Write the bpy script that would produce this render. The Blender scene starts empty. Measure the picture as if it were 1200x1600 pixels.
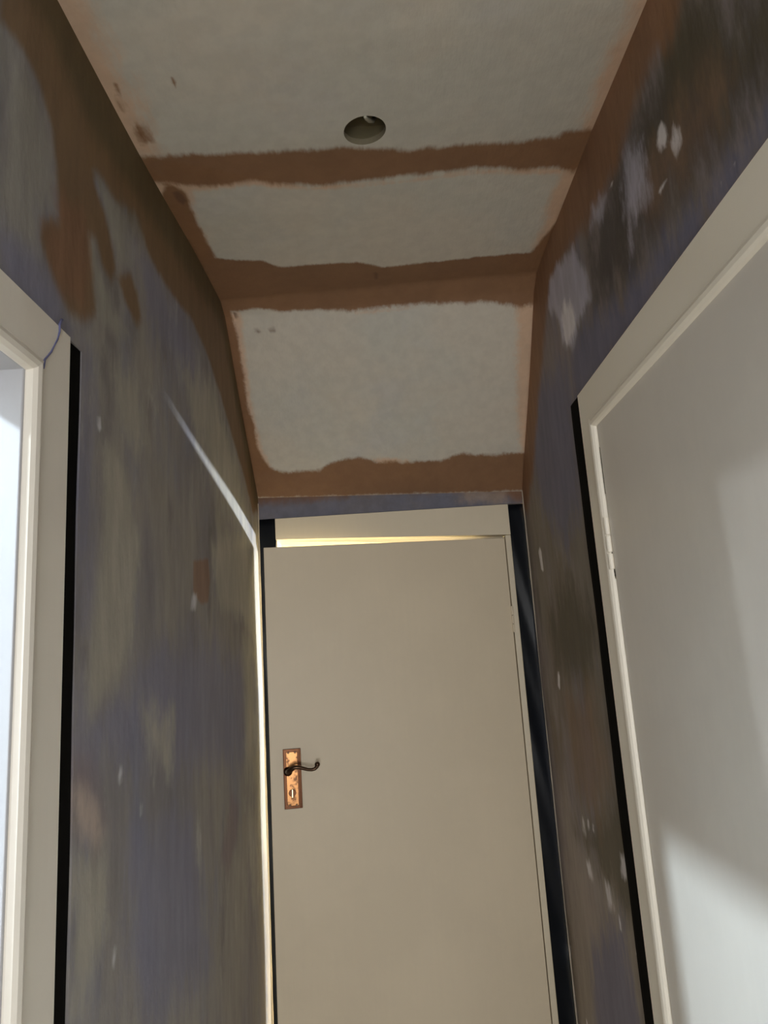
import bpy, bmesh, math, random
import numpy as np
from mathutils import Vector, Matrix

C = bpy.context.scene.collection
random.seed(7)

# ------------------------------------------------------------------ camera
XL, XR, YE = -0.388, 0.452, 2.182            # corridor: left wall, right wall, end wall
YN = -1.70                                   # near end of the corridor, behind the viewer
def make_camera():
    yaw, pitch, roll = math.radians(.2556), math.radians(11.125), math.radians(-3.664)
    f = Vector((math.sin(yaw)*math.cos(pitch), math.cos(yaw)*math.cos(pitch), math.sin(pitch)))
    r0 = Vector((math.cos(yaw), -math.sin(yaw), 0)); u0 = r0.cross(f)
    r = r0*math.cos(roll) + u0*math.sin(roll)
    u = -r0*math.sin(roll) + u0*math.cos(roll)
    cd = bpy.data.cameras.new('camera'); co = bpy.data.objects.new('camera', cd); C.objects.link(co)
    m = Matrix((r, u, -f)).transposed().to_4x4(); m.translation = (0, 0, 1.62)
    co.matrix_world = m
    cd.sensor_fit = 'VERTICAL'; cd.sensor_height = 24; cd.lens = 24*1097.6/1600
    cd.clip_start = .02
    bpy.context.scene.camera = co
make_camera()

# ------------------------------------------------------------------ view, world, lights
sc = bpy.context.scene
sc.view_settings.view_transform = 'Standard'; sc.view_settings.look = 'None'
sc.view_settings.exposure = 0.0; sc.view_settings.gamma = 1.0
sc.view_settings.use_curve_mapping = False
w = bpy.data.worlds.new('world'); sc.world = w; w.use_nodes = True
w.node_tree.nodes['Background'].inputs[0].default_value = (.75, .85, 1, 1)
w.node_tree.nodes['Background'].inputs[1].default_value = 0.3

def lamp(name, kind, loc, target, power, color, **kw):
    d = bpy.data.lights.new(name, kind); o = bpy.data.objects.new(name, d); C.objects.link(o)
    o.location = loc; d.energy = power; d.color = color
    if target is not None:
        o.rotation_euler = (Vector(target) - Vector(loc)).to_track_quat('-Z', 'Y').to_euler()
    for k, v in kw.items(): setattr(d, k, v)
    return o
# bright cool lamp high in the left room: falls through the open doorway on its lining and on the right door
lamp('left_room_lamp', 'POINT', (-1.66, -0.10, 2.81), None, 250, (.76, .90, 1), shadow_soft_size=.045)
# small high window of the left room: the weaker, higher patch on the right door
lamp('left_room_window', 'AREA', (-1.90, .43, 2.17), (.4, .6, 1.5), 5.0, (.84, .92, 1), shape='RECTANGLE', size=.045, size_y=.045)
# fill light added behind the viewer to brighten the corridor, source unseen
lamp('viewer_side_fill', 'AREA', (.03, YN-.12, 1.25), (.03, 2, 1.35), 34, (.98, .97, .96), shape='RECTANGLE', size=.66, size_y=1.5)
# low window of the room behind the end door: slips over and past the door that stands ajar
lamp('end_room_window', 'AREA', (1.62, 4.38, 1.55), (-.36, 2.12, 1.8), 165, (.84, .92, 1), shape='RECTANGLE', size=.14, size_y=.05)
lamp('end_room_lamp', 'POINT', (-1.15, 3.3, 2.22), None, 15, (1, .94, .80), shadow_soft_size=.06)

# ------------------------------------------------------------------ helpers
def lin(c):
    c = c/255.
    return c/12.92 if c <= .04045 else ((c+.055)/1.055)**2.4
def sh(r, g, b, k=1.0): return (lin(r)*k, lin(g)*k, lin(b)*k, 1)
def tag(o, label=None, cat=None, group=None, kind=None):
    if label: o['label'] = label
    if cat: o['category'] = cat
    if group: o['group'] = group
    if kind: o['kind'] = kind
    return o
def link(name, bm, mat, parent=None, smooth=False, mats=None):
    me = bpy.data.meshes.new(name)
    bmesh.ops.recalc_face_normals(bm, faces=bm.faces[:])
    bm.to_mesh(me); bm.free()
    for m in (mats or [mat]): me.materials.append(m)
    if smooth:
        for p in me.polygons: p.use_smooth = True
    o = bpy.data.objects.new(name, me); C.objects.link(o)
    if parent: o.parent = parent
    return o
def box(bm, x0, x1, y0, y1, z0, z1, mi=0, bev=0):
    vs = [bm.verts.new((x, y, z)) for x in (x0, x1) for y in (y0, y1) for z in (z0, z1)]
    fs = [bm.faces.new([vs[i] for i in q]) for q in ((0,1,3,2),(4,6,7,5),(0,4,5,1),(2,3,7,6),(0,2,6,4),(1,5,7,3))]
    for f in fs: f.material_index = mi
    if bev:
        es = list({e for f in fs for e in f.edges})
        bmesh.ops.bevel(bm, geom=es, offset=bev, segments=3, affect='EDGES', profile=.5, clamp_overlap=True)
def sweep_rect(bm, prof, path, closed=False):
    """prof: list of (a, b); path: list of (origin, A, B) frames giving world = o + a*A + b*B"""
    rings = [[bm.verts.new(Vector(o) + Vector(A)*a + Vector(B)*b) for a, b in prof] for o, A, B in path]
    n = len(prof)
    for i in range(len(rings)-1):
        for j in range(n):
            bm.faces.new((rings[i][j], rings[i][(j+1) % n], rings[i+1][(j+1) % n], rings[i+1][j]))
    bm.faces.new(rings[0]); bm.faces.new(rings[-1][::-1])
def tube(bm, pts, rad, n=10, caps=True):
    pts = [Vector(p) for p in pts]; rings = []
    if not hasattr(rad, '__len__'): rad = [rad]*len(pts)
    up = Vector((0.13, .27, 1)).normalized()
    for i, p in enumerate(pts):
        t = (pts[min(i+1, len(pts)-1)] - pts[max(i-1, 0)]).normalized()
        a = t.cross(up)
        if a.length < .05: a = t.cross(Vector((1, 0, 0)))
        a.normalize(); b = t.cross(a)
        rings.append([bm.verts.new(p + (a*math.cos(k*2*math.pi/n) + b*math.sin(k*2*math.pi/n))*rad[i]) for k in range(n)])
    for i in range(len(rings)-1):
        for k in range(n):
            bm.faces.new((rings[i][k], rings[i][(k+1) % n], rings[i+1][(k+1) % n], rings[i+1][k]))
    if caps: bm.faces.new(rings[0]); bm.faces.new(rings[-1][::-1])

# ------------------------------------------------------------------ materials
class N:
    def __init__(s, name):
        s.m = bpy.data.materials.new(name); s.m.use_nodes = True; s.t = s.m.node_tree
        s.b = s.t.nodes['Principled BSDF']
        s.geo = s.t.nodes.new('ShaderNodeNewGeometry')
    def node(s, k, **kw):
        n = s.t.nodes.new(k)
        for a, v in kw.items(): setattr(n, a, v)
        return n
    def set(s, sock, v):
        if isinstance(v, bpy.types.NodeSocket): s.t.links.new(v, sock)
        else: sock.default_value = v
    def math(s, op, a, b=0, c=0, clamp=False):
        n = s.node('ShaderNodeMath', operation=op, use_clamp=clamp)
        s.set(n.inputs[0], a); s.set(n.inputs[1], b); s.set(n.inputs[2], c); return n.outputs[0]
    def noise(s, scale, detail=4, rough=.55, stretch=(1, 1, 1), off=(0, 0, 0)):
        mp = s.node('ShaderNodeMapping'); s.t.links.new(s.geo.outputs['Position'], mp.inputs[0])
        mp.inputs['Scale'].default_value = stretch; mp.inputs['Location'].default_value = off
        n = s.node('ShaderNodeTexNoise'); s.t.links.new(mp.outputs[0], n.inputs['Vector'])
        n.inputs['Scale'].default_value = scale; n.inputs['Detail'].default_value = detail; n.inputs['Roughness'].default_value = rough
        return n.outputs[0]
    def ramp(s, v, a, b, lo=0, hi=1):
        n = s.node('ShaderNodeMapRange', interpolation_type='SMOOTHSTEP'); s.set(n.inputs[0], v)
        n.inputs[1].default_value = a; n.inputs[2].default_value = b
        n.inputs[3].default_value = lo; n.inputs[4].default_value = hi; return n.outputs[0]
    def mix(s, f, a, b):
        n = s.node('ShaderNodeMix', data_type='RGBA'); s.set(n.inputs[0], f); s.set(n.inputs[6], a); s.set(n.inputs[7], b); return n.outputs[2]
    def attr(s, name):
        return s.node('ShaderNodeAttribute', attribute_name=name).outputs['Fac']
    def bump(s, h, dist=.002, strength=.5):
        n = s.node('ShaderNodeBump'); s.set(n.inputs['Height'], h); n.inputs['Distance'].default_value = dist
        n.inputs['Strength'].default_value = strength; s.t.links.new(n.outputs[0], s.b.inputs['Normal'])
    def done(s, color, rough=.6, spec=.5, metal=0):
        s.set(s.b.inputs['Base Color'], color); s.set(s.b.inputs['Roughness'], rough)
        s.b.inputs['Specular IOR Level'].default_value = spec; s.b.inputs['Metallic'].default_value = metal
        return s.m

K = 2.6     # photographed display colour -> albedo
def paint(name, c, rough=.35, k=K, streak=.05, dirt=.06):
    m = N(name)
    a = sh(*c, k=k); b = tuple(x*(1-dirt) for x in a[:3]) + (1,)
    v = m.noise(3, 5, .6)
    w_ = m.noise(9, 3, .5, (9, 9, .6))
    f = m.math('ADD', m.ramp(v, .35, .7), m.math('MULTIPLY', w_, .5), clamp=True)
    m.bump(m.math('ADD', m.math('MULTIPLY', m.noise(26, 3, .5, (6, 6, .5)), .5), m.noise(60, 2)), .0006, .35)
    return m.done(m.mix(f, a, b), rough, .4)
def tarnished(name, c, c2, rough):
    m = N(name)
    return m.done(m.mix(m.ramp(m.noise(38, 4, .6), .50, .62), sh(*c), sh(*c2)), rough, .5, 1)
def plain(name, c, rough=.5, k=K, metal=0, spec=.5):
    m = N(name)
    a = sh(*c, k=k); b = tuple(x*.82 for x in a[:3]) + (1,)
    return m.done(m.mix(m.ramp(m.noise(14, 4), .35, .7), a, b), rough, spec, metal)

def plaster(name, base, classes, stretch, detail_cols, fine=.10, K=4.0, edge=((16, None), (70, (1, 1, .35)), .45)):
    """base colour pair mixed by streaky noise, then the mark classes laid over it"""
    m = N(name)
    n1 = m.noise(2.6, 6, .62, stretch, (3, 1, 2)); n2 = m.noise(7, 6, .6, stretch, (9, 4, 1))
    c = m.mix(m.ramp(n1, .38, .62), sh(*base[0], k=K), sh(*base[1], k=K))
    for i, (cc, lo, hi, amt) in enumerate(detail_cols):
        q = m.noise(4.2 + i*1.7, 6, .65, stretch, (i*5.1+1, i*2.7, i*3.3))
        c = m.mix(m.math('MULTIPLY', m.ramp(q, lo, hi), amt), c, sh(*cc, k=K))
    e1 = m.noise(edge[0][0], 6, .65, edge[0][1] or stretch, (1, 7, 3)); e2 = m.noise(edge[1][0], 3, .6, edge[1][1], (4, 4, 4))
    for nm, cc, amp, opacity in classes:
        d = m.attr(nm)
        t = m.math('ADD', m.math('MULTIPLY_ADD', m.math('SUBTRACT', e1, .5), amp, d), m.math('MULTIPLY', m.math('SUBTRACT', e2, .5), amp*edge[2]))
        mk = m.math('MULTIPLY', m.ramp(t, -1, 1), opacity)
        vv = m.ramp(n2, .35, .65)
        ccol = m.mix(m.math('MULTIPLY', vv, .35), sh(*cc, k=K), sh(*[x*.86 for x in cc], k=K))
        c = m.mix(mk, c, ccol)
    st = m.noise(34, 4, .6, (1, 1, .22) if stretch[2] < 1 else (1, 1, 1), (2, 8, 5))
    dark = m.node('ShaderNodeMix', data_type='RGBA', blend_type='MULTIPLY'); dark.inputs[0].default_value = 1
    g = m.ramp(st, .3, .7, 1-fine, 1+fine*.6)
    comb = m.node('ShaderNodeCombineColor')
    for i in range(3): m.t.links.new(g, comb.inputs[i])
    m.t.links.new(c, dark.inputs[6]); m.t.links.new(comb.outputs[0], dark.inputs[7])
    m.bump(m.math('ADD', m.math('MULTIPLY', n2, 2.2), m.math('MULTIPLY', e2, .5)), .003, .5)
    return m.done(dark.outputs[2], .68, .3)

# signed distance to a polygon, positive inside, over an array of points
def sdf(P, poly):
    poly = np.array(poly); n = len(poly); best = np.full(len(P), 1e9); inside = np.zeros(len(P), bool)
    for i in range(n):
        a, b = poly[i], poly[(i+1) % n]; ab = b - a; ap = P - a
        t = np.clip((ap @ ab)/max(ab @ ab, 1e-12), 0, 1)
        best = np.minimum(best, np.hypot(*(ap - t[:, None]*ab).T))
        cr = (a[1] > P[:, 1]) != (b[1] > P[:, 1])
        with np.errstate(divide='ignore', invalid='ignore'):
            xi = a[0] + (P[:, 1]-a[1])*(b[0]-a[0])/(b[1]-a[1] if b[1] != a[1] else 1e-9)
        inside ^= cr & (P[:, 0] < xi)
    return np.where(inside, best, -best)
def add_marks(o, marks, ax):
    me = o.data; n = len(me.vertices); co = np.empty(n*3); me.vertices.foreach_get('co', co); co = co.reshape(n, 3)
    P = co[:, list(ax)]
    for k, polys in marks.items():
        v = np.full(n, -9.)
        for soft, pl in polys: v = np.maximum(v, np.clip(sdf(P, pl)/soft, -9, 9))
        at = me.attributes.new(k, 'FLOAT', 'POINT'); at.data.foreach_set('value', v.astype(np.float32))
def steps(lo, hi, d, extra=()):
    s = list(np.linspace(lo, hi, max(2, int(round((hi-lo)/d))+1))) 
    s = [v for v in s if all(abs(v-e) > d*.45 for e in extra) or v in (lo, hi)] + [e for e in extra if lo < e < hi]
    return sorted(set(round(float(v), 5) for v in s))
def grid_face(bm, U, V, fn, skip=lambda u, v: False):
    vs = {}
    def g(i, j):
        if (i, j) not in vs: vs[i, j] = bm.verts.new(fn(U[i], V[j]))
        return vs[i, j]
    for i in range(len(U)-1):
        for j in range(len(V)-1):
            if not skip((U[i]+U[i+1])/2, (V[j]+V[j+1])/2):
                bm.faces.new((g(i, j), g(i+1, j), g(i+1, j+1), g(i, j+1)))
    return vs

# ------------------------------------------------------------------ paint and filler marks, some light and shade painted in, in metres on their own surface
LEFT_MARKS = {
    'brown': [
        (0.012, [(0.652, 2.405), (0.657, 2.334), (0.698, 2.341), (0.747, 2.334), (0.783, 2.300), (0.796, 2.264), (0.802, 2.213), (0.812, 2.188), (0.787, 2.176), (0.761, 2.154), (0.761, 2.130), (0.788, 2.106), (0.818, 2.088), (0.837, 2.071), (0.881, 2.084), (0.922, 2.114), (0.916, 2.151), (0.901, 2.192), (0.895, 2.226), (0.921, 2.235), (0.945, 2.208), (0.982, 2.198), (1.000, 2.224), (0.980, 2.262), (0.954, 2.299), (0.918, 2.316), (0.906, 2.337), (0.940, 2.349), (0.991, 2.346), (1.091, 2.386), (1.157, 2.347), (1.258, 2.339), (1.431, 2.358), (1.568, 2.327), (1.693, 2.278), (1.813, 2.213), (1.956, 2.143), (2.078, 2.054), (2.457, 2.129), (2.476, 2.227), (2.320, 2.465), (2.018, 2.672), (1.885, 2.705), (1.205, 2.595), (0.838, 2.621)]),
        (0.012, [(1.000, 2.219), (1.062, 2.257), (1.093, 2.242), (1.115, 2.201), (1.094, 2.176), (1.049, 2.190)]),
    ],
    'rust': [
        (0.006, [(1.426, 1.824), (1.541, 1.843), (1.555, 1.799), (1.541, 1.748), (1.482, 1.738), (1.423, 1.760)]),
        (0.02, [(0.792, 2.215), (0.877, 2.246), (0.901, 2.192), (0.884, 2.105), (0.827, 2.084), (0.782, 2.120), (0.769, 2.153), (0.813, 2.184)]),
    ],
    'olive': [
        (0.06, [(0.677, 2.434), (0.838, 2.621), (1.205, 2.595), (1.618, 2.653), (1.259, 2.381), (1.046, 2.361), (0.916, 2.357), (0.831, 2.370), (0.765, 2.398)]),
    ],
    'pink': [
        (0.02, [(0.881, 1.480), (0.913, 1.470), (0.953, 1.440), (0.971, 1.405), (0.935, 1.402), (0.893, 1.438)]),
    ],
    'purple': [
        (0.02, [(1.728, 1.316), (1.794, 1.274), (1.772, 1.207), (1.681, 1.157), (1.624, 1.205), (1.677, 1.258)]),
        (0.04, [(0.879, 1.513), (0.921, 1.499), (0.974, 1.419), (0.955, 1.393), (0.882, 1.462)]),
    ],
    'pale': [
        (0.03, [(0.659, 2.310), (0.713, 2.329), (0.755, 2.295), (0.783, 2.245), (0.794, 2.199), (0.759, 2.153), (0.758, 2.118), (0.716, 2.095), (0.676, 2.093)]),
        (0.015, [(0.917, 2.345), (0.991, 2.346), (1.076, 2.364), (1.092, 2.307), (1.062, 2.266), (1.007, 2.256), (0.954, 2.299)]),
        (0.015, [(0.900, 2.219), (0.934, 2.191), (0.976, 2.163), (1.050, 2.146), (0.998, 2.111), (0.931, 2.114), (0.906, 2.165)]),
    ],
    'green': [
        (0.025, [(0.945, 1.923), (0.998, 1.943), (1.069, 1.897), (1.105, 1.810), (1.074, 1.659), (1.036, 1.604), (0.928, 1.561), (0.911, 1.609), (0.943, 1.700), (0.961, 1.789)]),
        (0.03, [(1.571, 1.880), (1.981, 1.970), (2.035, 1.673), (1.891, 1.730), (1.623, 1.754)]),
        (0.05, [(1.332, 2.211), (1.595, 2.274), (1.885, 2.125), (1.982, 1.979), (1.673, 2.006), (1.423, 2.134)]),
        (0.03, [(0.895, 1.402), (0.975, 1.404), (0.995, 1.298), (0.960, 1.266), (0.916, 1.215), (0.882, 1.231), (0.880, 1.365)]),
        (0.04, [(1.122, 1.553), (1.279, 1.534), (1.249, 1.438), (1.161, 1.471)]),
        (0.04, [(0.974, 2.069), (1.095, 2.077), (1.143, 1.992), (1.027, 1.967)]),
        (0.05, [(1.901, 1.671), (2.007, 1.672), (2.010, 1.295), (1.895, 1.346)]),
    ],
    'blue': [
        (0.03, [(0.676, 2.092), (0.730, 2.092), (0.810, 2.079), (0.856, 2.058), (0.852, 2.034), (0.764, 2.026), (0.681, 2.036)]),
        (0.05, [(1.076, 2.322), (1.175, 2.345), (1.429, 2.312), (1.590, 2.191), (1.377, 2.188), (1.141, 2.214)]),
        (0.06, [(0.886, 1.657), (0.938, 1.568), (1.102, 1.602), (1.209, 1.661), (1.504, 1.665), (1.893, 1.604), (1.907, 1.376), (1.242, 1.449), (0.911, 1.524)]),
        (0.05, [(0.875, 2.026), (0.907, 2.040), (0.924, 1.657), (0.882, 1.657)]),
        (0.06, [(1.066, 1.390), (1.394, 1.334), (1.520, 1.046), (1.177, 1.094), (1.070, 1.223)]),
    ],
    'white': [
        (0.004, [(0.932, 1.961), (0.945, 1.968), (0.950, 1.951), (0.939, 1.944)]),
        (0.006, [(1.023, 1.483), (1.035, 1.481), (1.035, 1.460), (1.023, 1.465)]),
        (0.006, [(1.013, 1.260), (1.022, 1.257), (1.019, 1.235), (1.010, 1.241)]),
        (0.006, [(1.113, 1.419), (1.121, 1.417), (1.121, 1.399), (1.113, 1.401)]),
        (0.008, [(1.418, 1.753), (1.447, 1.755), (1.437, 1.728), (1.404, 1.727)]),
    ],
}
RIGHT_MARKS = {
    'brown': [
        (0.03, [(0.988, 2.734), (0.776, 2.488), (0.847, 2.440), (0.936, 2.471), (1.014, 2.459), (1.108, 2.435), (1.229, 2.429), (1.412, 2.460), (1.579, 2.477), (1.691, 2.396), (1.832, 2.274), (1.992, 2.098), (2.135, 2.011), (2.507, 2.085), (2.239, 2.426), (2.002, 2.629), (1.814, 2.688), (1.641, 2.683), (1.317, 2.672)]),
    ],
    'rust': [
        (0.06, [(0.890, 2.353), (0.769, 2.314), (0.732, 2.270), (0.834, 2.235), (1.008, 2.279), (1.068, 2.319)]),
        (0.06, [(1.894, 1.470), (1.645, 1.500), (1.614, 1.339), (1.722, 1.196), (1.896, 1.248)]),
    ],
    'olive': [
        (0.08, [(0.798, 2.514), (0.547, 2.223), (0.622, 2.183), (0.731, 2.225), (0.836, 2.286), (0.975, 2.368), (0.897, 2.435)]),
        (0.06, [(2.013, 1.691), (1.725, 1.770), (1.560, 1.641), (1.659, 1.528), (1.971, 1.533)]),
        (0.06, [(1.571, 1.281), (1.482, 1.251), (1.501, 1.060), (1.696, 1.082), (1.949, 1.128)]),
    ],
    'blue': [
        (0.035, [(0.560, 2.180), (0.576, 2.125), (0.686, 2.141), (1.508, 2.123), (1.495, 2.240), (1.418, 2.266), (1.115, 2.198), (0.957, 2.201), (0.780, 2.176)]),
        (0.05, [(1.866, 2.325), (1.540, 2.244), (1.543, 2.043), (1.572, 1.915), (1.698, 1.830), (1.918, 1.969), (1.990, 2.175)]),
        (0.05, [(1.911, 0.871), (1.630, 1.027), (1.602, 0.893), (1.586, 0.740), (1.971, 0.533)]),
    ],
    'pale': [
        (0.015, [(1.476, 2.475), (1.390, 2.449), (1.319, 2.345), (1.322, 2.293), (1.407, 2.290), (1.481, 2.257), (1.546, 2.297), (1.543, 2.358), (1.628, 2.434), (1.590, 2.483)]),
        (0.03, [(1.053, 2.418), (1.001, 2.389), (1.020, 2.309), (1.070, 2.273), (1.094, 2.337)]),
        (0.02, [(1.241, 2.452), (1.172, 2.417), (1.221, 2.397), (1.255, 2.419)]),
    ],
    'white': [
        (0.005, [(0.915, 2.372), (0.905, 2.344), (0.913, 2.323), (0.930, 2.323), (0.942, 2.347), (0.934, 2.368)]),
        (0.0096, [(0.886, 2.330), (0.872, 2.308), (0.871, 2.290), (0.887, 2.289), (0.896, 2.316)]),
        (0.004, [(0.924, 2.278), (0.922, 2.272), (0.953, 2.273), (0.957, 2.279)]),
        (0.0128, [(1.505, 2.387), (1.449, 2.342), (1.429, 2.301), (1.498, 2.272), (1.531, 2.303)]),
        (0.004, [(2.017, 1.890), (1.999, 1.872), (1.996, 1.811), (2.025, 1.820), (2.034, 1.873)]),
        (0.004, [(1.956, 1.533), (1.934, 1.534), (1.947, 1.490), (1.970, 1.489)]),
        (0.0096, [(1.571, 1.175), (1.547, 1.175), (1.554, 1.137), (1.583, 1.134)]),
        (0.0128, [(1.871, 1.180), (1.853, 1.181), (1.854, 1.151), (1.874, 1.146)]),
        (0.004, [(1.821, 1.188), (1.803, 1.192), (1.809, 1.165), (1.827, 1.160)]),
        (0.004, [(1.775, 1.192), (1.758, 1.196), (1.764, 1.170), (1.781, 1.165)]),
        (0.0128, [(1.882, 1.073), (1.846, 1.077), (1.831, 1.047), (1.869, 1.050)]),
        (0.016, [(1.720, 1.069), (1.695, 1.061), (1.670, 1.033), (1.716, 1.033)]),
        (0.004, [(1.649, 1.033), (1.637, 1.030), (1.638, 1.005), (1.651, 1.004)]),
        (0.004, [(2.172, 0.781), (2.147, 0.790), (2.173, 0.731), (2.195, 0.731)]),
        (0.004, [(1.541, 1.023), (1.533, 1.014), (1.543, 0.987), (1.554, 0.989)]),
        (0.003, [(0.755, 2.170), (0.751, 2.164), (0.757, 2.160), (0.762, 2.166)]),
        (0.003, [(0.789, 2.169), (0.786, 2.162), (0.793, 2.157), (0.797, 2.161)]),
        (0.004, [(1.142, 2.424), (1.129, 2.420), (1.138, 2.414), (1.147, 2.420)]),
        (0.004, [(2.067, 0.644), (2.048, 0.645), (2.054, 0.576), (2.092, 0.557)]),
    ],
    'low_lift': [  # painted brightening of the lower wall, standing in for light
        (0.12, [(2.077, 1.148), (1.472, 1.277), (1.494, 0.896), (1.487, 0.742), (2.336, 0.256), (2.152, 0.748)]),
    ],
    'umber_shade': [  # dark brown residue, deepened to paint in the dimmer light up here
        (0.07, [(0.858, 2.473), (0.547, 2.223), (0.563, 2.169), (0.773, 2.197), (0.951, 2.218), (1.109, 2.213), (1.298, 2.263), (1.279, 2.364), (1.229, 2.429), (1.108, 2.435), (0.970, 2.456)]),
    ],
}
CEILING_MARKS = {
    'brown': [
        (0.01, [(-0.465, 1.097), (-0.384, 1.111), (-0.267, 1.127), (-0.129, 1.145), (-0.035, 1.152), (0.049, 1.171), (0.098, 1.185), (0.173, 1.187), (0.299, 1.200), (0.387, 1.201), (0.396, 1.186), (0.498, 1.195), (0.480, 1.262), (0.454, 1.315), (0.408, 1.292), (0.313, 1.281), (0.231, 1.261), (0.166, 1.262), (0.101, 1.264), (-0.003, 1.261), (-0.106, 1.256), (-0.156, 1.242), (-0.203, 1.220), (-0.266, 1.224), (-0.326, 1.212), (-0.367, 1.193), (-0.434, 1.169)]),
        (0.006, [(-0.367, 1.193), (-0.343, 1.230), (-0.349, 1.296), (-0.350, 1.404), (-0.347, 1.493), (-0.244, 1.524), (-0.204, 1.561), (-0.110, 1.561), (-0.017, 1.571), (0.046, 1.606), (0.127, 1.602), (0.239, 1.601), (0.335, 1.598), (0.416, 1.603), (0.435, 1.539), (0.457, 1.468), (0.489, 1.449), (0.518, 1.691), (0.515, 1.779), (0.453, 1.771), (0.418, 1.776), (0.321, 1.762), (0.217, 1.760), (0.113, 1.755), (-0.026, 1.759), (-0.130, 1.752), (-0.233, 1.747), (-0.299, 1.733), (-0.365, 1.738), (-0.442, 1.892), (-0.475, 1.752), (-0.426, 1.467), (-0.423, 1.281)]),
        (0.006, [(-0.398, 1.718), (-0.365, 1.738), (-0.362, 1.798), (-0.363, 1.881), (-0.368, 1.954), (-0.358, 1.993), (-0.362, 2.049), (-0.337, 2.099), (-0.300, 2.114), (-0.181, 2.112), (-0.138, 2.092), (-0.058, 2.082), (-0.001, 2.096), (0.098, 2.099), (0.197, 2.096), (0.256, 2.082), (0.335, 2.090), (0.413, 2.086), (0.472, 2.085), (0.501, 2.182), (0.446, 2.182), (0.011, 2.182), (-0.395, 2.182), (-0.500, 2.044)]),
        (0.003, [(-0.282, 0.938), (-0.278, 0.945), (-0.284, 0.964), (-0.288, 0.957)]),
        (0.004, [(-0.372, 0.934), (-0.366, 0.940), (-0.369, 0.964), (-0.379, 0.962)]),
        (0.008, [(-0.377, 0.970), (-0.372, 0.978), (-0.377, 0.999), (-0.382, 0.993)]),
        (0.01, [(-0.375, 1.029), (-0.357, 1.033), (-0.355, 1.074), (-0.378, 1.078)]),
    ],
    'peach': [
        (0.025, [(-0.387, 0.732), (-0.343, 0.738), (-0.355, 0.853), (-0.350, 0.940), (-0.354, 1.065), (-0.357, 1.117), (-0.443, 1.100), (-0.428, 0.780)]),
        (0.02, [(0.409, 0.835), (0.497, 0.846), (0.504, 1.213), (0.432, 1.205), (0.422, 1.066), (0.427, 1.009), (0.438, 0.946)]),
        (0.012, [(-0.395, 1.141), (-0.364, 1.183), (-0.324, 1.204), (-0.243, 1.233), (-0.330, 1.228), (-0.349, 1.296), (-0.353, 1.425), (-0.353, 1.509), (-0.413, 1.527), (-0.402, 1.217)]),
        (0.015, [(0.424, 1.486), (0.415, 1.370), (0.422, 1.294), (0.466, 1.260), (0.496, 1.474), (0.436, 1.620), (0.419, 1.576)]),
        (0.015, [(0.405, 1.764), (0.497, 1.769), (0.494, 2.107), (0.438, 2.098), (0.420, 1.958)]),
        (0.01, [(-0.400, 1.726), (-0.345, 1.741), (-0.345, 1.786), (-0.352, 1.882), (-0.356, 1.970), (-0.350, 2.049), (-0.329, 2.111), (-0.419, 2.114), (-0.406, 1.893)]),
        (0.008, [(-0.360, 1.125), (-0.143, 1.238), (-0.107, 1.262), (-0.004, 1.269), (0.101, 1.274), (0.232, 1.269), (0.422, 1.294), (0.427, 1.315), (0.233, 1.279), (0.101, 1.282), (-0.004, 1.279), (-0.108, 1.268), (-0.206, 1.236), (-0.330, 1.228), (-0.370, 1.203)]),
        (0.006, [(-0.052, 1.756), (0.147, 1.755), (0.147, 1.761), (-0.027, 1.765)]),
        (0.006, [(-0.019, 2.086), (0.098, 2.093), (0.098, 2.107), (-0.001, 2.106)]),
    ],
    'dark': [
        (0.004, [(-0.312, 1.778), (-0.294, 1.779), (-0.296, 1.788), (-0.312, 1.788)]),
        (0.005, [(-0.277, 1.778), (-0.256, 1.779), (-0.256, 1.788), (-0.275, 1.788)]),
        (0.004, [(0.020, 1.623), (0.030, 1.625), (0.029, 1.659), (0.019, 1.657)]),
        (0.004, [(0.225, 1.264), (0.233, 1.266), (0.234, 1.288), (0.229, 1.287)]),
        (0.003, [(-0.364, 1.736), (-0.351, 1.738), (-0.349, 1.759), (-0.359, 1.759)]),
        (0.004, [(-0.369, 1.224), (-0.352, 1.224), (-0.350, 1.261), (-0.363, 1.275), (-0.368, 1.251)]),
    ],
    'lilac': [
        (0.015, [(-0.399, 1.757), (-0.364, 1.765), (-0.367, 1.839), (-0.372, 1.954), (-0.374, 2.032), (-0.401, 2.031), (-0.397, 1.894)]),
    ],
}
END_MARKS = {
    'brown': [(.02, [(-.42, 2.098), (-.2, 2.104), (0, 2.112), (.2, 2.104), (.33, 2.098), (.39, 2.075), (.47, 2.045), (.47, 2.4), (-.42, 2.4)])],
    'pale': [(.02, [(.25, 2.07), (.33, 2.06), (.40, 2.05), (.40, 2.09), (.28, 2.10)])],
}
LEFT_MARKS['oliveband'] = [(.03, [(.66, 2.44), (.85, 2.60), (1.6, 2.64), (2.3, 2.1), (2.12, 2.08), (1.9, 2.29), (1.72, 2.47), (1.5, 2.47), (1.1, 2.42), (.9, 2.40)])]

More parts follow.
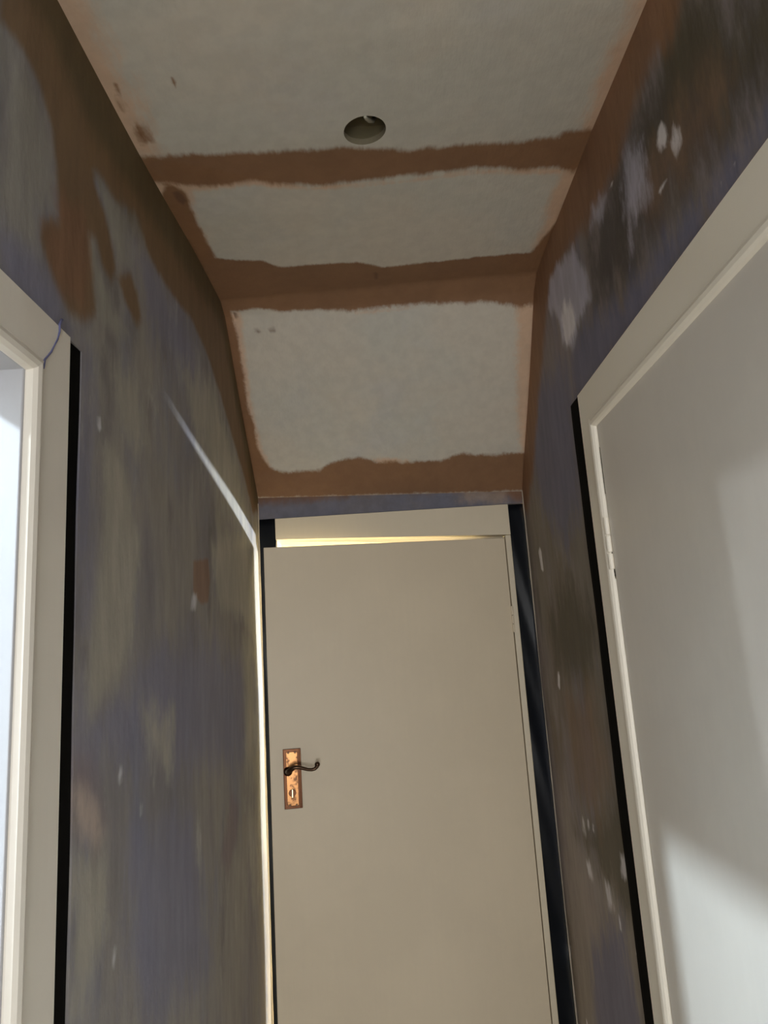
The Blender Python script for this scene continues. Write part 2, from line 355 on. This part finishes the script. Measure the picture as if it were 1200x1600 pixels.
# ------------------------------------------------------------------ materials used
m_left = plaster('left_wall_plaster', ((69, 67, 69), (80, 77, 73)),
    [('pale', (86, 84, 78), 3, .75), ('blue', (70, 70, 82), 3.5, .7), ('green', (95, 92, 84), 3.5, .8), ('olive', (50, 43, 28), 2, .85),
     ('brown', (66, 51, 34), 2.2, .92), ('oliveband', (48, 41, 26), 2.0, .8), ('rust', (76, 55, 41), 2.4, .7), ('purple', (70, 60, 62), 2, .6), ('pink', (112, 102, 94), 2.5, .7),
     ('white', (128, 128, 132), 2.5, .6)],
    (1, 1, .45), [((96, 94, 88), .53, .70, .6), ((67, 69, 79), .50, .70, .6), ((52, 50, 51), .54, .70, .55), ((104, 102, 100), .60, .74, .5)], fine=.11, K=4.3)
m_right = plaster('right_wall_plaster', ((70, 65, 65), (64, 60, 55)),
    [('low_lift', (88, 82, 75), 3, .55), ('umber_shade', (36, 33, 31), 3.5, .85), ('olive', (42, 38, 28), 3.5, .8), ('rust', (70, 55, 43), 3, .6), ('blue', (56, 57, 72), 4, .7), ('brown', (70, 50, 34), 2.4, .9),
     ('pale', (100, 99, 108), 5, .75), ('white', (126, 124, 126), 6, .75)],
    (1, 1, .34), [((60, 60, 70), .50, .70, .6), ((56, 48, 36), .54, .72, .55), ((88, 84, 80), .60, .75, .4), ((46, 43, 42), .56, .72, .5)], fine=.11, K=5.1)
m_end = plaster('end_wall_plaster', ((74, 72, 76), (70, 71, 80)), [('brown', (80, 57, 40), 2.2, .9), ('pale', (104, 92, 82), 3, .8)],
    (1, 1, 1), [((94, 88, 84), .55, .75, .4)], K=2.9)
m_ceil = plaster('ceiling_plasterboard', ((134, 129, 119), (130, 128, 120)),
    [('peach', (142, 112, 86), 2.6, .62), ('lilac', (104, 86, 84), 2.0, .7), ('brown', (88, 63, 42), 2.8, .96), ('dark', (72, 52, 40), 1.5, .8)],
    (1, 1, 1), [((126, 125, 123), .5, .75, .5)], fine=.05, K=2.72, edge=((24, (1, .45, 1)), (120, (1, .22, 1)), .6))
m_frame = paint('frame_paint', (152, 148, 140), .32, 3.1)
m_rframe = paint('right_frame_paint', (152, 148, 139), .32, 3.7)
m_endframe = paint('end_frame_paint', (151, 143, 126), .32, 2.7)
m_leaf = paint('end_door_paint', (151, 141, 123), .42, 2.7)
m_rleaf = paint('right_door_paint', (140, 137, 132), .40, 3.6)
m_lin = paint('white_gloss_paint', (128, 128, 130), .35)
m_black = plain('black_film', (22, 25, 30), .30, 1, spec=.12)
m_sideblack = plain('black_strip', (27, 26, 25), .8, 1, spec=.02)
m_void = plain('dark_void', (20, 18, 14), .8, 1)
m_copper = tarnished('copper_plate', (150, 108, 70), (78, 54, 38), .26)
m_copper_dark = plain('dark_copper', (84, 56, 40), .3, 1.0, metal=1)
m_handle = plain('dark_bronze', (96, 76, 62), .35, 1.0, metal=1)
m_brass = plain('bright_brass', (235, 215, 160), .2, 1.0, metal=1)
m_white = plain('cable_sheath', (118, 116, 104), .6)
m_floor = plain('floor_boards', (110, 96, 78), .6)
m_room = plain('room_emulsion', (112, 112, 110), .8)
m_gyp = plain('cut_gypsum_edge', (84, 78, 62), .9)
m_joist = plain('sawn_joist', (150, 140, 108), .9)
m_warm = plain('warm_room_emulsion', (168, 160, 132), .8)
m_bead = plain('bare_plaster_edge', (128, 120, 108), .6)
m_blue = plain('blue_paint_run', (70, 72, 100), .4)

# ------------------------------------------------------------------ walls
T = .102                                     # wall thickness
L_Y0, L_Y1, L_Z = -.02, .750, 1.960          # clear opening of the left doorway
R_Y0, R_Y1, R_Z = .640, 1.390, 2.047         # right doorway
GAP_L, GAP_R = .880, 1.534                   # where the plaster starts again beyond the dark gaps
def side_wall(name, x, out, oy0, oy1, oz, gap, gapz, mat, marks):
    bm = bmesh.new()
    ys = steps(-1.7, YE, .012, (oy0-.09, oy1+.03, gap)); zs = steps(0, 2.66, .012, (oz+.02, gapz))
    vis = lambda y, z: (oy0-.07 < y < oy1+.03 and z < oz+.02) or (oy1+.03 < y < gap and z < gapz) or (oy0-.09 < y < oy0-.07 and z < oz+.02)
    ys = [y for y in ys]
    rnd = np.random.RandomState(3)
    def fn(y, z):
        b = .0025*math.sin(y*5.1+z*2.3) + .0015*math.sin(z*9.7-y*6.1)
        return (x - out*b*.6, y, z)
    grid_face(bm, ys, zs, fn, vis)
    # thickness: extrude the skin away from the corridor
    r = bmesh.ops.extrude_face_region(bm, geom=bm.faces[:])
    for v in [g for g in r['geom'] if isinstance(g, bmesh.types.BMVert)]: v.co.x = x + out*T
    o = link(name, bm, mat); tag(o, kind='structure')
    add_marks(o, marks, (1, 2)); return o
side_wall('wall_left', XL, -1, L_Y0, L_Y1, L_Z, GAP_L, 2.038, m_left, LEFT_MARKS)
side_wall('wall_right', XR, 1, R_Y0, R_Y1, R_Z, GAP_R, 2.141, m_right, RIGHT_MARKS)

def hz(x, y):
    l = np.interp(y, [-2, .786, 1.10, 1.44, 1.70, 1.75, 1.80, 2.182], [2.49, 2.498, 2.514, 2.538, 2.545, 2.527, 2.480, 2.12])
    r = np.interp(y, [-2, .9, 1.2, 1.5, 1.70, 1.75, 1.80, 2.182], [2.56, 2.563, 2.58, 2.575, 2.570, 2.543, 2.488, 2.088])
    return float(l + (r-l)*(x-XL)/(XR-XL))
# ceiling: flat, then raking down to the end wall, with a round hole cut in it
HX, HY, HR = .0145, 1.115, .0385
bm = bmesh.new()
q = .06
ys = steps(YN, YE, .011, (HY-q, HY+q)); xs = steps(XL-.004, XR+.004, .011, (HX-q, HX+q))
vs = grid_face(bm, xs, ys, lambda x, y: (x, y, hz(x, y)), lambda x, y: abs(x-HX) < q and abs(y-HY) < q)
i0, i1 = xs.index(round(HX-q, 5)), xs.index(round(HX+q, 5)); j0, j1 = ys.index(round(HY-q, 5)), ys.index(round(HY+q, 5))
ring = [vs[i, j0] for i in range(i0, i1)] + [vs[i1, j] for j in range(j0, j1)] + [vs[i, j1] for i in range(i1, i0, -1)] + [vs[i0, j] for j in range(j1, j0, -1)]
prev = ring
for k in (.5, 1.0):
    cur = []
    for v in ring:
        a = math.atan2(v.co.y-HY, v.co.x-HX); c = Vector((HX+HR*math.cos(a), HY+HR*math.sin(a), 0))
        p = v.co.lerp(c, k); cur.append(bm.verts.new((p.x, p.y, hz(p.x, p.y))))
    for i in range(len(ring)): bm.faces.new((prev[i], prev[(i+1) % len(ring)], cur[(i+1) % len(ring)], cur[i]))
    prev = cur
r = bmesh.ops.extrude_face_region(bm, geom=bm.faces[:])
for v in [g for g in r['geom'] if isinstance(g, bmesh.types.BMVert)]: v.co.z += .0125
for f in bm.faces:
    c = f.calc_center_median()
    if abs(math.hypot(c.x-HX, c.y-HY) - HR) < .002 and max(abs(v.co.z-c.z) for v in f.verts) > .004: f.material_index = 1
o = link('ceiling', bm, None, mats=[m_ceil, m_gyp])
flags = [1.4 < p.center.y < YE-.03 and abs(p.normal.z) > .5 for p in o.data.polygons]
o.data.polygons.foreach_set('use_smooth', flags); tag(o, kind='structure'); add_marks(o, CEILING_MARKS, (0, 1))
# attic side: joists and a dark deck above the board
bm = bmesh.new(); box(bm, XL-T, XR+T, YN-.1, YE+.1, 2.86, 2.90)

o = link('roof_deck', bm, m_void); tag(o, kind='structure'); o.name = 'ceiling_upper_deck'
bm = bmesh.new()
for yj in (.62, 1.172): box(bm, XL-T, XR+T, yj, yj+.045, 2.60, 2.86)
tag(link('trim_8', bm, m_joist), kind='structure')
for nm, xa, xb in (('wall_left_upper', XL-T, XL), ('wall_right_upper', XR, XR+T)):
    bm = bmesh.new(); box(bm, xa, xb, YN, YE, 2.66, 2.86); tag(link(nm, bm, m_void), kind='structure')

# end wall with its doorway
E_X0, E_X1, E_Z = -.345, .383, 1.957
bm = bmesh.new()
xs = steps(XL-.004, XR+.004, .012, ()); zs = steps(0, 2.66, .012, (2.050,))
grid_face(bm, xs, zs, lambda x, z: (x, YE, z), lambda x, z: z < 2.05)
r = bmesh.ops.extrude_face_region(bm, geom=bm.faces[:])
for v in [g for g in r['geom'] if isinstance(g, bmesh.types.BMVert)]: v.co.y = YE+.12
o = link('wall_end', bm, m_end); tag(o, kind='structure'); add_marks(o, END_MARKS, (0, 2))

bm = bmesh.new(); box(bm, -2.2, 1.9, YN-.1, 4.8, -.05, 0); tag(link('floor', bm, m_floor), kind='structure')
# wall behind the viewer with an opening made for the added fill light
bm = bmesh.new()
box(bm, XL-T, -.31, YN-.1, YN, 0, 2.9); box(bm, .37, XR+T, YN-.1, YN, 0, 2.9)
box(bm, -.31, .37, YN-.1, YN, 2.05, 2.9); box(bm, -.31, .37, YN-.1, YN, 0, .45)
tag(link('wall_near', bm, m_room), kind='structure')

# ------------------------------------------------------------------ left room and end room
bm = bmesh.new()
box(bm, -2.2, -2.08, -1.7, .36, 0, 2.9); box(bm, -2.2, -2.08, .50, 2.3, 0, 2.9); box(bm, -2.2, -2.08, .36, .50, 0, 2.10); box(bm, -2.2, -2.08, .36, .50, 2.24, 2.9)
tag(link('wall_left_room_outer', bm, m_room), kind='structure')
bm = bmesh.new(); box(bm, -2.08, XL-T, -1.7, -1.6, 0, 2.9); tag(link('wall_left_room_near', bm, m_room), kind='structure')
bm = bmesh.new(); box(bm, -2.08, XL-T, 2.2, 2.3, 0, 2.9); tag(link('wall_left_room_far', bm, m_room), kind='structure')
bm = bmesh.new(); box(bm, -2.2, XL-T, -1.7, 2.3, 2.9, 2.95); tag(link('ceiling_left_room', bm, m_room), kind='structure')
bm = bmesh.new(); box(bm, XL-T, XR+T, YE+.12, YE+.13, 2.66, 2.9); box(bm, -1.6, -.52, 2.30, 2.40, 0, 2.6); box(bm, XR+T, 1.9, 2.20, 2.30, 0, 2.6)
tag(link('wall_end_room_near', bm, m_warm), kind='structure')
bm = bmesh.new(); box(bm, -1.6, 1.9, 4.5, 4.6, 0, 2.6); tag(link('wall_end_room_far', bm, m_warm), kind='structure')
bm = bmesh.new(); box(bm, -1.6, -1.5, 2.4, 4.5, 0, 2.6); tag(link('wall_end_room_left', bm, m_warm), kind='structure')
bm = bmesh.new(); box(bm, 1.8, 1.9, 2.3, 4.5, 0, 2.6); tag(link('wall_end_room_right', bm, m_warm), kind='structure')
bm = bmesh.new(); box(bm, -1.6, 1.9, YE+.12, 4.6, 2.45, 2.5); tag(link('ceiling_end_room', bm, m_warm), kind='structure')
# right cupboard behind the closed right door
bm = bmesh.new(); box(bm, .95, 1.0, .3, 1.9, 0, 2.6); box(bm, XR+T, .95, .3, .35, 0, 2.6); box(bm, XR+T, .95, 1.85, 1.9, 0, 2.6); box(bm, XR+T, 1.0, .3, 1.9, 2.6, 2.65)
tag(link('wall_right_room', bm, m_room), kind='structure')

# ------------------------------------------------------------------ side door frames
def side_frame(x, s, y0, y1, z, wtop, wfar, depth, lean, name, mat, parent=None):
    """flat casing with a rounded bead on its inner edge, running up, across and down; s=+1 when the corridor lies towards +x"""
    bm = bmesh.new()
    # profile: a = outward from the opening, b = towards the corridor
    def prof(wd):
        return [(-.003, -depth), (-.003, -.002), (-.001, .004), (.003, .008), (.009, .0095), (.014, .008), (.0165, .0055),
                (.0180, .0060), (wd-.003, .0060), (wd, .003), (wd, -.02), (wd, -depth)]
    X = Vector((s, 0, 0))
    def strip(wd, p0, p1, A0, A1, cut0, cut1):
        pr = prof(wd)
        rings = []
        for p, A, cut in ((p0, A0, cut0), (p1, A1, cut1)):
            rings.append([bm.verts.new(Vector(p) + Vector(A)*a + X*b + Vector(cut)*a) for a, b in pr])
        n = len(pr)
        for j in range(n): bm.faces.new((rings[0][j], rings[0][(j+1) % n], rings[1][(j+1) % n], rings[1][j]))
        bm.faces.new(rings[0]); bm.faces.new(rings[1][::-1])
    k = wtop/wfar
    strip(wfar, (x, y1+lean, 0), (x, y1, z), (0, 1, 0), (0, 1, 0), (0, 0, 0), (0, 0, k))
    strip(wtop, (x, y1, z), (x, y0, z), (0, 0, 1), (0, 0, 1), (0, 1/k, 0), (0, -1/k, 0))
    strip(wfar, (x, y0, z), (x, y0, 0), (0, -1, 0), (0, -1, 0), (0, 0, k), (0, 0, 0))
    o = link(name, bm, mat, parent); return o

# left doorway: open, its lining catches the light from the room
fr = side_frame(XL, 1, L_Y0, L_Y1, L_Z, .080, .088, .004, .002, 'door_1', m_frame); tag(fr, 'cream painted frame of the open doorway on the left, with a blue paint run', kind='structure')
bm = bmesh.new()
box(bm, XL-T-.004, XL-.004, L_Y1-.0065, L_Y1+.028, 0, L_Z+.03, bev=.002); box(bm, XL-T-.004, XL-.004, L_Y0-.028, L_Y0+.003, 0, L_Z+.03, bev=.002)
box(bm, XL-T-.004, XL-.004, L_Y0, L_Y1, L_Z-.003, L_Z+.03, bev=.002)
link('lining', bm, m_lin, fr)
bm = bmesh.new()
DR = [(.8097, 2.0484), (.8034, 2.0384), (.8039, 2.0302), (.7995, 2.0179), (.7918, 2.0061), (.7843, 1.9945), (.7768, 1.9863), (.7695, 1.9782), (.7667, 1.9723), (.7664, 1.9658)]
XF = XL + .0065
tube(bm, [(XF, y, z) for y, z in DR], [.0022, .0016, .0014, .0012, .0009, .0013, .0012, .0014, .0022, .0014], 8)
o = link('paint_run', bm, m_blue, fr, True); o['label'] = 'thin blue paint run over the frame corner'

# right door: closed
fr2 = side_frame(XR, -1, R_Y0, R_Y1, R_Z, .096, .079, .03, 0, 'right_frame', m_rframe)
bm = bmesh.new(); box(bm, XR+.001, XR+.039, R_Y0+.002, R_Y1-.008, .012, R_Z-.002, bev=.0015)
d2 = link('door_2', bm, m_rleaf); tag(d2, 'closed flat off-white door on the right with a cream beaded frame', kind='structure')
fr2.name = 'door_frame'; fr2.parent = d2
for z0 in (1.800, .35):
    bm = bmesh.new()
    for a, b in ((-.015, .015), (.019, .050), (.054, .088)):
        tube(bm, [(XR-.004, R_Y1-.006, z0-.036+a), (XR-.004, R_Y1-.006, z0-.036+b)], .0052, 12)
    link('hinge', bm, m_rframe, d2)

bm = bmesh.new()
for (ya, za), (yb, zb_), wd in (((1.3935, 1.8207), (1.3900, 1.8029), .0014), ((1.3875, 1.7846), (1.3885, 1.7719), .0011), ((1.3865, 1.7509), (1.3855, 1.7294), .0011), ((1.3820, 1.9981), (1.3820, 1.900), .0006)):
    tube(bm, [(XR+.0008, ya+(yb-ya)*k/6, za+(zb_-za)*k/6) for k in range(7)], [.0004, wd*.8, wd, wd*.8, wd, wd*.6, .0004], 6)
o = link('seam_gap', bm, m_void, d2); o['label'] = 'dark chipped gaps along the hinge seam'

# dark film in the gap beside each frame
def film(name, pts, mat=m_black, wav=.35):
    """pts: corners of a strip per height: (z, (xa, ya), (xb, yb), push)"""
    bm = bmesh.new(); prev = None
    n = 90
    zs_ = np.linspace(pts[0][0], pts[-1][0], n)
    Z = [p[0] for p in pts]
    for i, z in enumerate(zs_):
        f = lambda g: float(np.interp(z, Z, [g(p) for p in pts]))
        xa, ya, xb, yb = f(lambda p: p[1][0]), f(lambda p: p[1][1]), f(lambda p: p[2][0]), f(lambda p: p[2][1])
        row = []
        nx, ny = (yb-ya), -(xb-xa); l = math.hypot(nx, ny) or 1; nx /= l; ny /= l
        for k in range(7):
            t = k/6; wv = wav*(.0018*math.sin(z*9+t*3+xa*20) + .0012*math.sin(z*23+t*7))
            row.append(bm.verts.new((xa+(xb-xa)*t+nx*wv, ya+(yb-ya)*t+ny*wv, z)))
        if prev:
            for k in range(6): bm.faces.new((prev[k], prev[k+1], row[k+1], row[k]))
        prev = row
    r = bmesh.ops.extrude_face_region(bm, geom=bm.faces[:])
    for v in [g for g in r['geom'] if isinstance(g, bmesh.types.BMVert)]: v.co += Vector((nx, ny, 0))*(-.004)
    o = link(name, bm, mat, smooth=True); tag(o, kind='structure'); return o
o = film('trim_1', [(0, (XL-.0012, .825), (XL-.0012, .884)), (2.040, (XL-.0012, .825), (XL-.0012, .882))], m_sideblack); o['label'] = 'black strip beside the left door frame'
o = film('trim_2', [(0, (XR+.0012, 1.45), (XR+.0012, 1.536)), (2.141, (XR+.0012, 1.45), (XR+.0012, 1.536))], m_sideblack); o['label'] = 'black strip beside the right door frame'
o = film('trim_3', [(0, (.395, YE+.016), (.458, YE+.016)), (2.05, (.395, YE+.016), (.458, YE+.016))], wav=1); o['label'] = 'broad black strip right of the end door'
o = film('trim_4', [(0, (-.394, YE+.001), (-.366, YE+.001)), (1.95, (-.394, YE+.001), (-.366, YE+.001)), (1.952, (-.394, YE+.001), (-.335, YE+.001)), (2.05, (-.394, YE+.001), (-.335, YE+.001))]); o['label'] = 'black strip left of the end door'
# pale broken plaster arris along the corners
bm = bmesh.new()
tube(bm, [(XR-.001, YE-.006, z) for z in np.linspace(0, 2.09, 40)], [.0016+.0009*abs(math.sin(i*1.7)) for i in range(40)], 6)
tag(link('trim_5', bm, m_bead), kind='structure')
bm = bmesh.new()
tube(bm, [(XL+.001, YE-.006, z) for z in np.linspace(0, 2.10, 40)], [.0016+.0009*abs(math.sin(i*1.7)) for i in range(40)], 6)
tag(link('trim_6', bm, m_bead), kind='structure')

# ------------------------------------------------------------------ end door, ajar towards the viewer
PX, PY, LW, LZ = .3815, YE-.004, .7450, 1.942
ang = math.asin((PY-2.070)/LW)
d3 = bpy.data.objects.new('door_3', None)
bm = bmesh.new(); box(bm, -LW, 0, 0, .045, .010, LZ, bev=.0018)
d3 = link('door_3', bm, m_leaf); d3.location = (PX, PY, 0); d3.rotation_euler = (0, 0, ang)
tag(d3, 'flat cream door at the end of the corridor, standing slightly ajar', kind='structure')
inv = Matrix.Translation((PX, PY, 0)) @ Matrix.Rotation(ang, 4, 'Z')
# frame: right stile, left stile, head with a rebate
bm = bmesh.new()
box(bm, .3835, .4010, YE-.006, YE+.11, 0, 1.950, bev=.002)
box(bm, .3700, .3840, YE+.040, YE+.11, 0, 1.957, bev=.002)
box(bm, -.400, -.364, YE+.022, YE+.11, 0, 1.957)
bh = bmesh.new()
box(bh, -.335, .4010, YE-.006, YE+.038, 1.957, 2.048)
for v in bh.verts:
    if v.co.z < 2.0: v.co.z = 1.982 - (v.co.x+.335)/.735*.031
box(bh, -.400, -.335, YE+.022, YE+.11, 1.957, 2.052)
ST = [(-.385, 1.988), (-.345, 1.984), (-.10, 1.9665), (.25, 1.9370), (.36, 1.9345), (.385, 1.934)]
st = [[bh.verts.new((x, y, zz)) for y, zz in ((YE+.038, z), (YE+.11, z), (YE+.11, 2.052), (YE+.038, 2.052))] for x, z in ST]
for a_, b_ in zip(st, st[1:]):
    for k_ in range(4): bh.faces.new((a_[k_], a_[(k_+1) % 4], b_[(k_+1) % 4], b_[k_]))
bh.faces.new(st[0]); bh.faces.new(st[-1][::-1])
me_ = bpy.data.meshes.new('t'); bh.to_mesh(me_); bh.free(); bm.from_mesh(me_)
fr3 = link('door_frame', bm, m_endframe); fr3.parent = d3; fr3.matrix_parent_inverse = inv.inverted()
# hinge leaves seen as chips at the seam
for z0 in (1.69, .30):
    bm = bmesh.new()
    for a, b in ((0, .024), (.026, .050), (.052, .078)):
        tube(bm, [(.0005, -.0025, z0-.04+a), (.0005, -.0025, z0-.04+b)], .0038, 12)
    link('hinge', bm, m_leaf, d3)
# long plate with raised rim, lever handle and keyhole
hx = -.6835; zt, zb = 1.364, 1.204
bm = bmesh.new()
box(bm, hx-.0250, hx+.0250, -.0035, .001, zb, zt, bev=.0012)
plate = link('handle_plate', bm, m_copper_dark, d3)
bm = bmesh.new()
box(bm, hx-.0170, hx+.0155, -.0052, -.0030, zb+.008, zt-.008, bev=.001)
o = link('centre_panel', bm, m_copper, plate); o['label'] = 'bright copper centre of the plate'
bm = bmesh.new()
for xx in (-.0235, .0195, .0238): tube(bm, [(hx+xx, -.004, zb+.002), (hx+xx, -.004, zt-.002)], .0014, 8)
link('rim', bm, m_copper_dark, plate)
for dz in (zt-.010, zb+.010):
    for xx in (-.010, .009):
        bm = bmesh.new(); tube(bm, [(hx+xx, -.005, dz), (hx+xx, -.0075, dz)], [.0032, .0022], 12); link('screw', bm, m_handle, plate)
bm = bmesh.new()
tube(bm, [(hx-.002, -.0045, zt-.118), (hx-.002, -.0075, zt-.118)], [.0105, .0090], 24)
kh = link('keyhole', bm, m_copper_dark, plate)
bm = bmesh.new(); box(bm, hx-.0040, hx, -.0095, -.0070, zt-.130, zt-.107, bev=.001)
o = link('keyhole_cover', bm, m_brass, plate); o['label'] = 'bright brass sliver in the keyhole'
# lever: rose, neck, scrolled arm
bm = bmesh.new()
H = [(-.012, -.004, 1.304), (-.012, -.018, 1.305), (-.010, -.034, 1.308), (-.004, -.045, 1.314), (.006, -.048, 1.320), (.018, -.048, 1.319), (.030, -.047, 1.315), (.042, -.046, 1.311), (.053, -.045, 1.3095), (.062, -.044, 1.311), (.067, -.044, 1.316), (.0685, -.044, 1.321)]
tube(bm, [(hx+a, b, c) for a, b, c in H], [.0095, .0080, .0072, .0068, .0060, .0052, .0046, .0044, .0044, .0046, .0056, .0066], 16)
bmesh.ops.create_uvsphere(bm, u_segments=14, v_segments=10, radius=.0074, matrix=Matrix.Translation((hx+.0690, -.044, 1.322)))
link('door_handle', bm, m_handle, d3, True)
bm = bmesh.new(); tube(bm, [(hx-.012, -.004, 1.304), (hx-.012, -.009, 1.304)], [.013, .011], 24); link('handle_rose', bm, m_copper_dark, d3, True)

# ------------------------------------------------------------------ cable in the ceiling hole
bm = bmesh.new()
tube(bm, [(HX+.024, HY+.045, 2.64), (HX+.022, HY+.030, 2.60), (HX+.016, HY+.010, 2.572), (HX+.009, HY-.010, 2.556), (HX+.004, HY-.026, 2.547), (HX+.002, HY-.034, 2.543), (HX+.001, HY-.038, 2.541)], [.0042]*4+[.0038, .0032, .0022], 12)
o = link('electrical_cable', bm, m_white, smooth=True)
tag(o, 'pale cable end hanging in the round hole cut in the plasterboard ceiling', 'cable')
